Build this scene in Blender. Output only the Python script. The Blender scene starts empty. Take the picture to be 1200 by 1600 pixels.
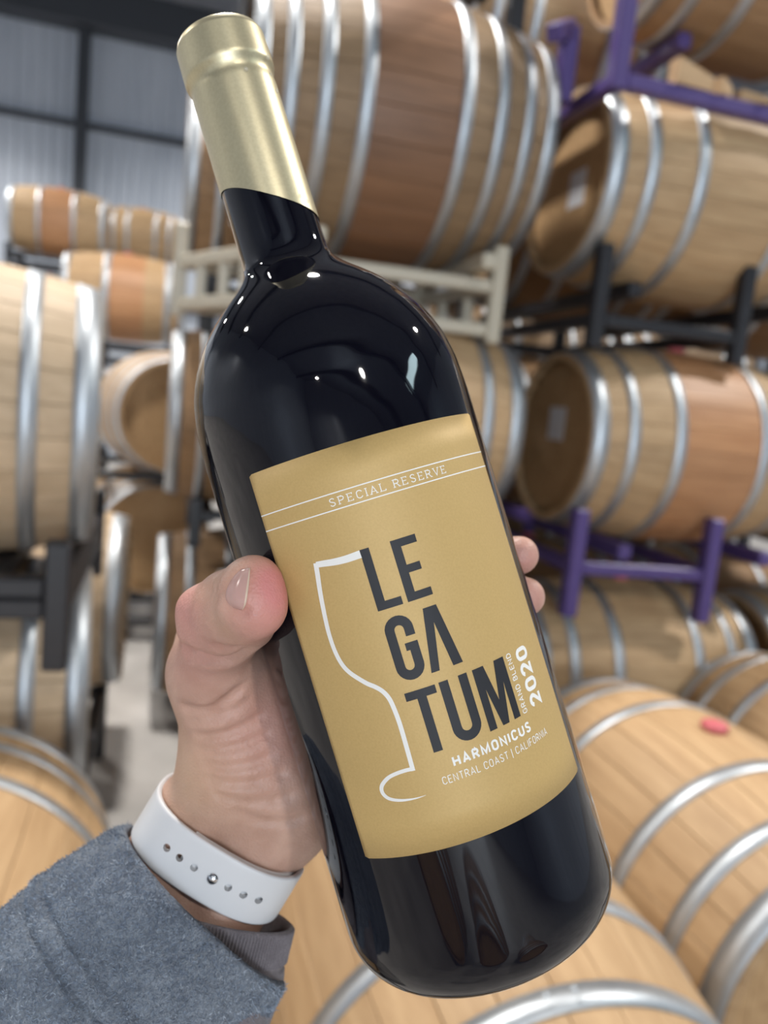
import bpy, bmesh, math, random
import numpy as np
from mathutils import Vector, Matrix, noise

random.seed(7)
scene = bpy.context.scene
COL = scene.collection

# ------------------------------------------------------------------ camera
FPX, HC = 1200.0, 1.45
yaw, pitch, roll = math.radians(16), math.radians(-8), math.radians(5.7)
FW = Vector((math.sin(yaw)*math.cos(pitch), math.cos(yaw)*math.cos(pitch), math.sin(pitch)))
R0 = Vector((math.cos(yaw), -math.sin(yaw), 0)); U0 = R0.cross(FW)
RT = R0*math.cos(roll) + U0*math.sin(roll)
UP = -R0*math.sin(roll) + U0*math.cos(roll)
ORI = Vector((0, 0, HC))
# hand-space (x right, y up, z forward from the lens, metres) -> world
MC = Matrix(((RT.x, UP.x, FW.x, ORI.x), (RT.y, UP.y, FW.y, ORI.y), (RT.z, UP.z, FW.z, ORI.z), (0, 0, 0, 1)))
cam = bpy.data.cameras.new('camera')
cam.sensor_fit = 'VERTICAL'; cam.sensor_height = 36.0; cam.lens = FPX/1600*36.0
cam.clip_start = 0.01; cam.clip_end = 100
cam.dof.use_dof = True; cam.dof.focus_distance = 0.243; cam.dof.aperture_fstop = 8.0
camo = bpy.data.objects.new('camera', cam); COL.objects.link(camo)
camo.matrix_world = Matrix(((RT.x, UP.x, -FW.x, ORI.x), (RT.y, UP.y, -FW.y, ORI.y), (RT.z, UP.z, -FW.z, ORI.z), (0, 0, 0, 1)))
scene.camera = camo

# ------------------------------------------------------------------ world, light, exposure
w = bpy.data.worlds.new('world'); scene.world = w; w.use_nodes = True
w.node_tree.nodes['Background'].inputs[0].default_value = (0.75, 0.85, 1.0, 1)
w.node_tree.nodes['Background'].inputs[1].default_value = 1.0
scene.view_settings.view_transform = 'Standard'; scene.view_settings.look = 'None'
scene.view_settings.exposure = -0.12; scene.view_settings.gamma = 1.0
scene.view_settings.use_curve_mapping = False
scene.cycles.max_bounces = 6; scene.cycles.diffuse_bounces = 3; scene.cycles.glossy_bounces = 4; scene.cycles.transmission_bounces = 4
scene.cycles.use_adaptive_sampling = True; scene.cycles.adaptive_threshold = 0.03
scene.cycles.caustics_reflective = False; scene.cycles.caustics_refractive = False

LAMP_POWER, DOOR_POWER = 290.0, 720.0
LAMPS = [(-0.35, 3.3), (-6.2, 3.4), (-4.6, -8.9), (1.4, -6.4), (-4.0, 9.5), (5.4, 8.0), (5.0, 1.5), (-6.0, 12.2), (2.5, 12.2)]  # first four match glints in the bottle; the rest are added, unseen fill

def area(name, loc, rot, sx, sy, power, color, disk=False):
    l = bpy.data.lights.new(name, 'AREA'); l.shape = 'DISK' if disk else 'RECTANGLE'
    l.size = sx
    if not disk: l.size_y = sy
    l.energy = power; l.color = color
    o = bpy.data.objects.new(name, l); COL.objects.link(o); o.location = loc; o.rotation_euler = rot
    return o
# daylight entering through the open bay door behind the photographer
area('bay_daylight', (-0.6, -11.6, 2.3), (math.radians(90), 0, 0), 5.0, 4.2, DOOR_POWER, (0.80, 0.90, 1.0))

# daylight through the translucent roof panel over the right-hand side
area('skylight_daylight', (7.2, -3.2, 7.52), (0, 0, 0), 0.9, 3.6, 130.0, (0.70, 0.93, 1.0))

# ------------------------------------------------------------------ materials
def new_mat(name):
    m = bpy.data.materials.new(name); m.use_nodes = True
    nt = m.node_tree
    return m, nt, nt.nodes['Principled BSDF']
def simple(name, col, rough=0.5, metal=0.0, **kw):
    m, nt, b = new_mat(name)
    b.inputs['Base Color'].default_value = (*col, 1); b.inputs['Roughness'].default_value = rough; b.inputs['Metallic'].default_value = metal
    for k, v in kw.items(): b.inputs[k.replace('_', ' ')].default_value = v
    return m
def N(nt, t, **kw):
    n = nt.nodes.new(t)
    for k, v in kw.items():
        if k in n.inputs.keys(): n.inputs[k].default_value = v
        else: setattr(n, k, v)
    return n
def ramp(nt, fac, stops):
    r = nt.nodes.new('ShaderNodeValToRGB'); e = r.color_ramp.elements
    while len(e) < len(stops): e.new(0.5)
    for i, (p, c) in enumerate(stops): e[i].position = p; e[i].color = (*c, 1)
    nt.links.new(fac, r.inputs[0]); return r.outputs[0]
def mapped(nt, scale, coord='Object'):
    tc = nt.nodes.new('ShaderNodeTexCoord'); mp = nt.nodes.new('ShaderNodeMapping'); mp.inputs['Scale'].default_value = scale
    nt.links.new(tc.outputs[coord], mp.inputs[0]); return mp.outputs[0]
def bump(nt, b, h, strength, dist):
    bp = nt.nodes.new('ShaderNodeBump'); bp.inputs['Strength'].default_value = strength; bp.inputs['Distance'].default_value = dist
    nt.links.new(h, bp.inputs['Height']); nt.links.new(bp.outputs[0], b.inputs['Normal']); return bp

def wood(name, c0, c1, rough=0.62, spread=0.10):
    m, nt, b = new_mat(name)
    v = mapped(nt, (2.2, 26, 26))
    oi = nt.nodes.new('ShaderNodeObjectInfo')
    ad = nt.nodes.new('ShaderNodeVectorMath'); ad.operation = 'ADD'
    sc = nt.nodes.new('ShaderNodeVectorMath'); sc.operation = 'SCALE'; sc.inputs[0].default_value = (7.3, 3.1, 5.7)
    nt.links.new(oi.outputs['Random'], sc.inputs['Scale']); nt.links.new(v, ad.inputs[0]); nt.links.new(sc.outputs[0], ad.inputs[1])
    n = N(nt, 'ShaderNodeTexNoise', Scale=1.6, Detail=5.0, Roughness=0.6); nt.links.new(ad.outputs[0], n.inputs['Vector'])
    c = ramp(nt, n.outputs['Fac'], [(0.3, c0), (0.7, c1)])
    mr = nt.nodes.new('ShaderNodeMapRange'); mr.inputs['To Min'].default_value = 1-spread; mr.inputs['To Max'].default_value = 1+spread*0.5
    nt.links.new(oi.outputs['Random'], mr.inputs['Value'])
    mx = nt.nodes.new('ShaderNodeMix'); mx.data_type = 'RGBA'; mx.blend_type = 'MULTIPLY'; mx.inputs['Factor'].default_value = 1
    nt.links.new(c, mx.inputs['A'])
    cr = nt.nodes.new('ShaderNodeCombineColor')
    for i in range(3): nt.links.new(mr.outputs[0], cr.inputs[i])
    nt.links.new(cr.outputs[0], mx.inputs['B'])
    nt.links.new(mx.outputs['Result'], b.inputs['Base Color'])
    b.inputs['Roughness'].default_value = rough
    bump(nt, b, n.outputs['Fac'], 0.25, 0.004)
    return m
M = {}
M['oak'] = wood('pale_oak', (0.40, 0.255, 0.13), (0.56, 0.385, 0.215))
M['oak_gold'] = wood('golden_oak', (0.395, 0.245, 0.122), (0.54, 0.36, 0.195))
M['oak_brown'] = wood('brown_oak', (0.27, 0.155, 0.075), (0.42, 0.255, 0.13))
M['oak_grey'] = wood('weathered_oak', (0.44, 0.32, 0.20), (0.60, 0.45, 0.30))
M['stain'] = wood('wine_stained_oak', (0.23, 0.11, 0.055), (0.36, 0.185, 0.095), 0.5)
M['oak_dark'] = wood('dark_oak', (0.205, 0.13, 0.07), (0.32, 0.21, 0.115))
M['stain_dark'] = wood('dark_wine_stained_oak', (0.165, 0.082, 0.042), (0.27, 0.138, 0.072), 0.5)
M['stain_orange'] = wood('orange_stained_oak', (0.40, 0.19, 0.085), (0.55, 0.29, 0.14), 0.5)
M['head'] = wood('barrel_head_oak', (0.40, 0.245, 0.115), (0.54, 0.35, 0.18))
def galvanised():
    m, nt, b = new_mat('galvanised_steel')
    v = mapped(nt, (60, 8, 8)); n = N(nt, 'ShaderNodeTexNoise', Scale=2.0, Detail=3.0); nt.links.new(v, n.inputs['Vector'])
    nt.links.new(ramp(nt, n.outputs['Fac'], [(0.3, (0.42, 0.45, 0.48)), (0.7, (0.54, 0.57, 0.60))]), b.inputs['Base Color'])
    b.inputs['Metallic'].default_value = 0.9; b.inputs['Roughness'].default_value = 0.46
    return m
M['hoop'] = galvanised()
M['bung'] = simple('pink_silicone', (0.55, 0.12, 0.14), 0.5)
M['black_steel'] = simple('black_painted_steel', (0.018, 0.018, 0.022), 0.45)
M['purple_steel'] = simple('purple_painted_steel', (0.085, 0.055, 0.20), 0.4)
M['cream_steel'] = simple('cream_painted_steel', (0.52, 0.47, 0.37), 0.45)
M['grey_steel'] = simple('grey_steel', (0.22, 0.24, 0.27), 0.45)
M['paper'] = simple('white_paper', (0.72, 0.74, 0.78), 0.7)
M['ink'] = simple('print_ink', (0.06, 0.06, 0.08), 0.7)
M['lampwhite'] = simple('lamp_housing', (0.3, 0.3, 0.32), 0.5, 0.6)
def emit(name, col, s):
    m, nt, b = new_mat(name); b.inputs['Emission Color'].default_value = (*col, 1); b.inputs['Emission Strength'].default_value = s
    b.inputs['Base Color'].default_value = (*col, 1); return m
M['lens'] = emit('lamp_lens', (1, 0.97, 0.92), 40.0)
def concrete():
    m, nt, b = new_mat('concrete')
    v = mapped(nt, (1, 1, 1)); n = N(nt, 'ShaderNodeTexNoise', Scale=2.3, Detail=7.0, Roughness=0.62); nt.links.new(v, n.inputs['Vector'])
    nt.links.new(ramp(nt, n.outputs['Fac'], [(0.3, (0.30, 0.285, 0.27)), (0.7, (0.47, 0.45, 0.43))]), b.inputs['Base Color'])
    b.inputs['Roughness'].default_value = 0.5; bump(nt, b, n.outputs['Fac'], 0.2, 0.01)
    return m
M['concrete'] = concrete()
def sheet(name, c0, c1):
    m, nt, b = new_mat(name)
    v = mapped(nt, (1.5, 1.5, 0.3)); n = N(nt, 'ShaderNodeTexNoise', Scale=2.0, Detail=4.0); nt.links.new(v, n.inputs['Vector'])
    nt.links.new(ramp(nt, n.outputs['Fac'], [(0.3, c0), (0.7, c1)]), b.inputs['Base Color'])
    b.inputs['Roughness'].default_value = 0.38; b.inputs['Metallic'].default_value = 0.15
    return m
M['sheet'] = sheet('wall_sheet_metal', (0.48, 0.53, 0.61), (0.56, 0.61, 0.69))
M['roof'] = sheet('roof_sheet_metal', (0.20, 0.22, 0.26), (0.26, 0.28, 0.32))
M['beam'] = simple('dark_steel_beam', (0.035, 0.04, 0.05), 0.5)

# ------------------------------------------------------------------ mesh helpers
def mesh_obj(name, verts, faces, mat, parent=None, smooth=False, world=None):
    me = bpy.data.meshes.new(name); me.from_pydata([tuple(v) for v in verts], [], [tuple(f) for f in faces]); me.update()
    if isinstance(mat, (list, tuple)):
        for x in mat: me.materials.append(x)
    else: me.materials.append(mat)
    if smooth: me.polygons.foreach_set('use_smooth', [True]*len(me.polygons))
    return link(name, me, parent, world)
def link(name, me, parent=None, world=None):
    o = bpy.data.objects.new(name, me); COL.objects.link(o)
    if parent: o.parent = parent
    if world is not None: o.matrix_world = world
    return o
def bm_obj(name, bm, mat, parent=None, smooth=False):
    me = bpy.data.meshes.new(name); bm.to_mesh(me); bm.free()
    for x in (mat if isinstance(mat, (list, tuple)) else [mat]): me.materials.append(x)
    if smooth: me.polygons.foreach_set('use_smooth', [True]*len(me.polygons))
    return link(name, me, parent)
def empty(name, loc=(0, 0, 0), rz=0.0):
    o = bpy.data.objects.new(name, None); COL.objects.link(o); o.location = loc; o.rotation_euler = (0, 0, rz); o.empty_display_size = 0.1
    return o
def tag(o, label, cat, group=None, kind=None):
    o['label'] = label
    if cat: o['category'] = cat
    if group: o['group'] = group
    if kind: o['kind'] = kind
    return o
def box_bm(bm, lo, hi, bev=0.0):
    r = bmesh.ops.create_cube(bm, size=1.0)
    vs = r['verts']; c = [(a+b)/2 for a, b in zip(lo, hi)]; s = [b-a for a, b in zip(lo, hi)]
    for v in vs: v.co = Vector((c[0]+v.co.x*s[0], c[1]+v.co.y*s[1], c[2]+v.co.z*s[2]))
    if bev > 0:
        es = list({e for v in vs for e in v.link_edges})
        bmesh.ops.bevel(bm, geom=es, offset=bev, segments=1, affect='EDGES')
def box(name, lo, hi, mat, parent=None, bev=0.004):
    bm = bmesh.new(); box_bm(bm, lo, hi, bev); return bm_obj(name, bm, mat, parent)
def bar(name, a, b, th, mat, parent=None, th2=None):
    a, b = Vector(a), Vector(b); d = b-a; L = d.length; th2 = th2 or th
    bm = bmesh.new(); box_bm(bm, (-th/2, -th2/2, 0), (th/2, th2/2, L), min(th, th2)*0.12)
    q = Vector((0, 0, 1)).rotation_difference(d.normalized()) if abs(d.normalized().z) < 0.999 else Matrix.Identity(3).to_quaternion()
    if abs(d.normalized().z) >= 0.999 and d.z < 0: a, b = b, a
    if abs(d.normalized().z) < 0.999:
        zz = d.normalized(); xx = Vector((0, 0, 1)).cross(zz).normalized(); yy = zz.cross(xx)
        rot = Matrix((xx, yy, zz)).transposed()
    else: rot = Matrix.Identity(3)
    bmesh.ops.transform(bm, matrix=Matrix.Translation(a) @ rot.to_4x4(), verts=bm.verts)
    return bm_obj(name, bm, mat, parent)
def lathe(profile, n=64, close_ends=False):
    """profile: list of (r, x) -> verts, faces revolved about x"""
    vs, fs = [], []
    for r, x in profile:
        for i in range(n):
            a = 2*math.pi*i/n; vs.append((x, r*math.cos(a), r*math.sin(a)))
    m = len(profile)
    for j in range(m-1):
        for i in range(n):
            i2 = (i+1) % n; fs.append((j*n+i, j*n+i2, (j+1)*n+i2, (j+1)*n+i))
    if close_ends:
        fs.append(tuple(range(n-1, -1, -1))); fs.append(tuple((m-1)*n+i for i in range(n)))
    return vs, fs

# ------------------------------------------------------------------ the building
XL, XR, YB, YF, ZR = -9.0, 10.0, 14.7, -12.0, 7.6
def structure(o): o['kind'] = 'structure'; return o
f = box('floor', (XL-.2, YF-.2, -0.2), (XR+.2, YB+.2, 0), M['concrete'], bev=0); structure(f)
def corrugated(name, p0, p1, z0, z1, inward, mat, pitch=0.19, depth=0.028):
    p0, p1, inward = Vector(p0), Vector(p1), Vector(inward)
    d = (p1-p0); L = d.length; d.normalize(); vs = []; n = int(L/pitch)
    us = []
    for i in range(n+1):
        for fr, h in ((0, 0), (0.55, 0), (0.65, 1), (0.9, 1)): us.append(((i+fr)*pitch, h*depth))
    us = [(min(u, L), h) for u, h in us]
    for u, h in us:
        q = p0 + d*u + inward*h; vs.append((q.x, q.y, z0)); vs.append((q.x, q.y, z1))
    fs = [(2*i, 2*i+2, 2*i+3, 2*i+1) for i in range(len(us)-1)]
    return structure(mesh_obj(name, vs, fs, mat))
corrugated('wall_back', (XL, YB, 0), (XR, YB, 0), 0, ZR, (0, -1, 0), M['sheet'])
corrugated('wall_left', (XL, YF, 0), (XL, YB, 0), 0, ZR, (1, 0, 0), M['sheet'])
corrugated('wall_right', (XR, YB, 0), (XR, YF, 0), 0, ZR, (-1, 0, 0), M['sheet'])
# front wall with the bay-door opening
DX0, DX1, DZ = -3.1, 1.9, 4.4
structure(box('wall_front', (XL, YF-.1, 0), (DX0, YF, ZR), M['sheet'], bev=0))
structure(box('wall_front', (DX1, YF-.1, 0), (XR, YF, ZR), M['sheet'], bev=0))
structure(box('wall_front', (DX0, YF-.1, DZ), (DX1, YF, ZR), M['sheet'], bev=0))
structure(box('ceiling', (XL-.2, YF-.2, ZR), (XR+.2, YB+.2, ZR+.15), M['roof'], bev=0))
k = 0
for y in (-9.0, -4.5, 0.0, 4.5, 9.0):
    structure(box('trim_%d' % k, (XL, y-.12, ZR-.5), (XR, y+.12, ZR), M['beam'], bev=.01)); k += 1
for x in (-6.2, -1.72, 2.8, 7.2):
    structure(box('trim_%d' % k, (x-.09, YB-.3, 0), (x+.09, YB-.03, ZR), M['beam'], bev=.01)); k += 1
for z, h in ((2.75, .04), (5.55, .045)):
    structure(box('trim_%d' % k, (XL, YB-.16, z-h), (XR, YB-.03, z+h), M['beam'], bev=.01)); k += 1
structure(box('trim_%d' % k, (XL, YB-.5, 7.0), (XR, YB-.03, ZR), M['beam'], bev=.01)); k += 1

# high-bay lamps under the roof: some match bottle glints, the rest added as fill
def high_bay(x, y, i):
    t = empty('high_bay_lamp', (x, y, 6.4))
    tag(t, 'round white high-bay lamp hanging out of view from the dark roof, some added as fill light', 'lamp', 'high-bay lamps under the roof')
    vs, fs = lathe([(0.05, 0.32), (0.07, 0.28), (0.13, 0.2), (0.23, 0.02), (0.235, 0.0), (0.22, 0.0)], 24)
    rot = Matrix.Rotation(-math.pi/2, 4, 'Y')
    mesh_obj('lamp_housing', [rot @ Vector(v) for v in vs], fs, M['lampwhite'], t, True)
    vs, fs = lathe([(0.0005, 0.006), (0.215, 0.006)], 24)
    mesh_obj('lamp_lens', [rot @ Vector(v) for v in vs], fs, M['lens'], t)
    bar('hanger_rod', (0, 0, .3), (0, 0, ZR-6.4), .02, M['beam'], t)
    l = area('lamp_light', (0, 0, -0.02), (0, 0, 0), 0.43, 0, LAMP_POWER, (1.0, 0.955, 0.90), True); l.parent = t
    l.data.spread = math.radians(150)
for i, (x, y) in enumerate(LAMPS): high_bay(x, y, i)

# ------------------------------------------------------------------ wine barrels
STAVE_N = 28
MESHES = {}
def r_at(x, L, rb, rh): return rb - (rb-rh)*(2*x/L)**2
def stave_mesh(L, rb, rh, mw, ms, band):
    key = ('stave', L, rb, rh, mw, ms, band)
    if key in MESHES: return MESHES[key]
    xs = sorted(set([-L/2, -L*.36, -L*.2, L*.2, L*.36, L/2, 0.0] + ([-band, band] if ms else [])))
    da = math.pi/STAVE_N; vs, fs, mi = [], [], []
    for x in xs:
        r = r_at(x, L, rb, rh); g = 0.0007/r; ch = 0.0012
        for (a, rr) in ((-da+g, r-0.022), (-da+g, r-ch), (-da+g+ch/r, r), (-da*.5, r), (0, r), (da*.5, r), (da-g-ch/r, r), (da-g, r-ch), (da-g, r-0.022)):
            vs.append((x, rr*math.sin(a), rr*math.cos(a)))
    m = 9
    for j in range(len(xs)-1):
        for i in range(m-1):
            fs.append((j*m+i, (j+1)*m+i, (j+1)*m+i+1, j*m+i+1)); mi.append(1 if ms and abs((xs[j]+xs[j+1])/2) < band else 0)
    fs.append(tuple(range(m))); fs.append(tuple((len(xs)-1)*m+i for i in range(m-1, -1, -1))); mi += [0, 0]
    me = bpy.data.meshes.new('stave'); me.from_pydata(vs, [], fs); me.update()
    me.materials.append(M[mw])
    if ms: me.materials.append(M[ms])
    me.polygons.foreach_set('material_index', mi)
    sm = [False]*len(fs)
    for q in range(len(fs)-2): sm[q] = True
    me.polygons.foreach_set('use_smooth', sm)
    for e in me.edges:
        a, b = e.vertices
        if a % m == b % m and a % m in (1, 2, 6, 7): e.use_edge_sharp = True
    MESHES[key] = me; return me
def hoop_mesh(x, wd, L, rb, rh):
    key = ('hoop', x, wd, L, rb, rh)
    if key in MESHES: return MESHES[key]
    t = 0.0028
    x0, x1 = x-wd/2, x+wd/2
    p = [(r_at(x0, L, rb, rh)-.001, x0), (r_at(x0, L, rb, rh)+t, x0), (r_at(x, L, rb, rh)+t, x), (r_at(x1, L, rb, rh)+t, x1), (r_at(x1, L, rb, rh)-.001, x1)]
    vs, fs = lathe(p, 72)
    me = bpy.data.meshes.new('hoop'); me.from_pydata(vs, [], fs); me.update(); me.materials.append(M['hoop'])
    me.polygons.foreach_set('use_smooth', [72 <= q < 72*3 for q in range(len(fs))]); MESHES[key] = me
    return me
def head_mesh(L, rb, rh, side, mat):
    key = ('head', L, rb, rh, side, mat)
    if key in MESHES: return MESHES[key]
    r = rh-.018; x = side*(L/2-0.035); vs, fs = [], []; bm = bmesh.new()
    nb = 8; wdt = 2*r/nb
    for i in range(nb):                       # boards with chamfered joints
        y0, y1 = -r+i*wdt, -r+(i+1)*wdt; pts = []
        ys = np.linspace(y0+.0006, y1-.0006, 6)
        top = [(y, math.sqrt(max(r*r-y*y, 1e-8))) for y in ys]
        poly = top + [(y, -z) for y, z in reversed(top)]
        a = [bm.verts.new((x, y, z)) for y, z in poly]
        bvs = [bm.verts.new((x-side*.02, y, z)) for y, z in poly]
        bm.faces.new(a if side < 0 else a[::-1])
        n = len(poly)
        for q in range(n): bm.faces.new((a[q], a[(q+1) % n], bvs[(q+1) % n], bvs[q]))
    bmesh.ops.recalc_face_normals(bm, faces=bm.faces)
    me = bpy.data.meshes.new('head'); bm.to_mesh(me); bm.free(); me.materials.append(M[mat]); MESHES[key] = me
    return me
HOOPS6 = [(-.447, .052), (-.335, .036), (-.17, .038), (.17, .038), (.335, .036), (.447, .052)]
HOOPS8 = [(-.465, .044), (-.375, .034), (-.275, .036), (-.155, .036), (.155, .036), (.275, .036), (.375, .034), (.465, .044)]
RIVET = None
def rivet_mesh():
    global RIVET
    if RIVET is None:
        vs, fs = lathe([(.0045, 0), (.0042, .0015), (.002, .0028), (.0003, .003)], 8)
        RIVET = bpy.data.meshes.new('rivet'); RIVET.from_pydata(vs, [], fs); RIVET.materials.append(M['hoop'])
        RIVET.polygons.foreach_set('use_smooth', [True]*len(fs))
    return RIVET
def bung_mesh():
    if 'bung' not in MESHES:
        vs, fs = lathe([(.022, -.02), (.026, .0), (.031, .004), (.032, .013), (.028, .018), (.012, .02), (.0005, .02)], 20)
        me = bpy.data.meshes.new('bung'); me.from_pydata(vs, [], fs); me.materials.append(M['bung']); me.polygons.foreach_set('use_smooth', [True]*len(fs)); MESHES['bung'] = me
    return MESHES['bung']
def barrel(label, c, yawdeg=0, L=.95, rb=.355, rh=.30, mw='oak', ms=None, band=.16, hoops=HOOPS6, bung=True, turn=0.0, rivets=False, paper=None, group=None):
    t = empty('wine_barrel', c, math.radians(yawdeg)); tag(t, label, 'barrel', group or 'oak wine barrels in the cellar')
    sc = L/.95
    me = stave_mesh(L, rb, rh, mw, ms, band)
    for i in range(STAVE_N):
        s = link('stave', me, t); s.rotation_euler = (2*math.pi*i/STAVE_N+turn, 0, 0)
    for x, wd in hoops:
        h = link('hoop', hoop_mesh(x*sc, wd, L, rb, rh), t); h['label'] = 'galvanised steel hoop'
        if rivets:
            for a in (-.06, .06):
                for dx in (-.25, .25):
                    rv = link('rivet', rivet_mesh(), h)
                    xx = x*sc+dx*wd; rr = r_at(xx, L, rb, rh)+.0026; an = rivets+a + x*.3
                    rv.location = (xx, rr*math.sin(an), rr*math.cos(an))
                    rv.rotation_euler = Vector((1, 0, 0)).rotation_difference(Vector((0, math.sin(an), math.cos(an)))).to_euler()
    for sd in (-1, 1):
        h = link('head', head_mesh(L, rb, rh, sd, 'head'), t)
        if paper and sd == -1:
            y, z, pw, ph = paper; x = -(L/2-.035)-.001
            p = mesh_obj('paper_label', [(x, y-pw/2, z-ph/2), (x, y+pw/2, z-ph/2), (x, y+pw/2, z+ph/2), (x, y-pw/2, z+ph/2),
                                         (x+.0008, y-pw/2, z-ph/2), (x+.0008, y+pw/2, z-ph/2), (x+.0008, y+pw/2, z+ph/2), (x+.0008, y-pw/2, z+ph/2)],
                         [(0, 3, 2, 1), (4, 5, 6, 7), (0, 1, 5, 4), (1, 2, 6, 5), (2, 3, 7, 6), (3, 0, 4, 7)], M['paper'], h)
            p['label'] = 'white paper sheet stuck on the barrel head'
    if bung:
        b = link('bung', bung_mesh(), t); b['label'] = 'pink silicone bung'
        b.location = (0, 0, rb-.002); b.rotation_euler = (0, -math.pi/2, 0)
    return t

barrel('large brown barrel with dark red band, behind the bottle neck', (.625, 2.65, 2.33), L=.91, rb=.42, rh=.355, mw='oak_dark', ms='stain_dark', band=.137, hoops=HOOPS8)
barrel('pale barrel with white sheet on its head, right of the large brown barrel', (1.73, 2.55, 2.26), mw='oak', turn=.05, paper=(-.04, -.02, .11, .12), bung=False)
barrel('barrel with orange-brown middle band, standing in the purple rack', (1.80, 2.55, 1.39), mw='oak', ms='stain_orange', turn=.1, paper=(.02, .05, .12, .12))
barrel('pale barrel below the purple rack, right of the label', (1.70, 2.55, .52), L=.92, mw='oak', turn=.02)
barrel('barrel mostly behind the bottle, only its right end showing at the shoulder', (.64, 2.62, 1.40), mw='oak', turn=.07)
barrel('low barrel hidden behind the label, under the half-hidden one', (.66, 2.60, .52), mw='oak')
barrel('barrel with pink bung on top, nearest at the lower right', (1.29, 1.46, .405), 90, mw='oak_gold', rivets=-.9, turn=.04)
barrel('close barrel right under the base of the bottle', (.55, 1.10, .405), 90, mw='oak_gold', rivets=.2, bung=False)
barrel('close barrel in the lower left corner behind the fleece sleeve', (-.385, 1.25, .385), 90, mw='oak_gold', bung=False)
barrel('barrel with bright hoop at the right edge, behind the bunged barrel', (2.03, 1.72, .405), 90, mw='oak_gold')
barrel('big upper barrel cut off by the left edge, two bright hoops', (-.655, 2.0, 1.345), 7, rh=.305, mw='oak_grey', bung=False)
barrel('lower barrel at the left edge under the black rack', (-.655, 2.13, .62), 6, mw='oak_grey', bung=False)
barrel('lower barrel just beyond the left-edge one, only a hoop showing', (-.60, 2.93, .64), mw='oak_grey', bung=False)
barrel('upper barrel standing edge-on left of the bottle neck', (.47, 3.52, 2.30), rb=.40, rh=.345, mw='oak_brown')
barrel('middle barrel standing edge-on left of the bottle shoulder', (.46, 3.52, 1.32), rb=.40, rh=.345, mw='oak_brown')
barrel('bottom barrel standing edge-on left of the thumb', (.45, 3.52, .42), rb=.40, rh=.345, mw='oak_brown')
barrel('top-tier barrel at the upper right corner, seen from below', (1.86, 2.52, 3.10), mw='oak_brown', bung=False)
barrel('top-tier barrel half hidden behind purple posts', (1.50, 3.45, 3.12), mw='oak', bung=False)
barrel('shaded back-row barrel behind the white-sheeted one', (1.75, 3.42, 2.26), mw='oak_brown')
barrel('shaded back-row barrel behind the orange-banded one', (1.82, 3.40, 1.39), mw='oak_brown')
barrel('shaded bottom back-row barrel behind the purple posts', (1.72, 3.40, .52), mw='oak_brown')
barrel('barrel at the right edge, next to the orange-banded one', (2.82, 2.62, 1.36), mw='oak', bung=False)
barrel('dark-headed barrel at the right edge below the purple rack', (2.72, 2.55, .52), mw='oak', bung=False)
barrel('upper barrel at the right edge, under the corner one', (2.78, 2.60, 2.22), mw='oak', bung=False)
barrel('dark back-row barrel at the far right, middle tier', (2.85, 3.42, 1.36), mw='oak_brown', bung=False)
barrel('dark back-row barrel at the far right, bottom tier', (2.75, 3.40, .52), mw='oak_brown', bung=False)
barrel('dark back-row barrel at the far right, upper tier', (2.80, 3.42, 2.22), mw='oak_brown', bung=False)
barrel('unseen floor barrel added behind the photographer, left one mirrored in the bottle', (-.9, -1.7, .42), 80, mw='oak_brown', bung=False)  # three unseen barrels added to put dark streaks into the bottle reflection
barrel('unseen floor barrel added behind the photographer, middle one mirrored in the bottle', (.0, -1.9, .42), 90, mw='oak_brown', bung=False)
barrel('unseen floor barrel added behind the photographer, right one mirrored in the bottle', (.95, -1.6, .42), 97, mw='oak_brown', bung=False)
for j, (z, lv) in enumerate(((.86, 'low'), (1.78, 'middle'), (2.70, 'high'))):
    for x, sd in ((.95, 'left'), (1.98, 'centre'), (3.0, 'right')):
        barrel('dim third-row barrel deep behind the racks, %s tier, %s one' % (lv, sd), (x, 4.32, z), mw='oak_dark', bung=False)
# far end of the aisle
barrel('far barrel with orange centre high on the left, before the metal wall', (-1.26, 9.2, 3.0), mw='oak', ms='stain_orange', band=.2, hoops=[HOOPS6[0], HOOPS6[2], HOOPS6[3], HOOPS6[5]])
barrel('small far barrel half hidden behind the edge-on barrel', (-.50, 10.9, 3.27), mw='oak')
barrel('orange far barrel above the left-edge barrel', (-.42, 6.95, 2.1), mw='oak_gold', ms='stain_orange', band=.15, hoops=[HOOPS6[0], (-.14, .05), (.335, .05), HOOPS6[5]])
barrel('far barrel showing its round head, level with the shoulder', (-.06, 4.75, 1.27), 101, mw='oak_gold', bung=False)
barrel('far barrel showing its round head, lower, above the floor', (-.14, 4.80, .58), 101, mw='oak_gold', bung=False)
barrel('lower far barrel under the orange one', (-1.0, 7.0, 1.2), mw='oak')
barrel('bottom far barrel under the orange-centred stack', (-1.35, 9.2, 2.1), mw='oak')

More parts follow.
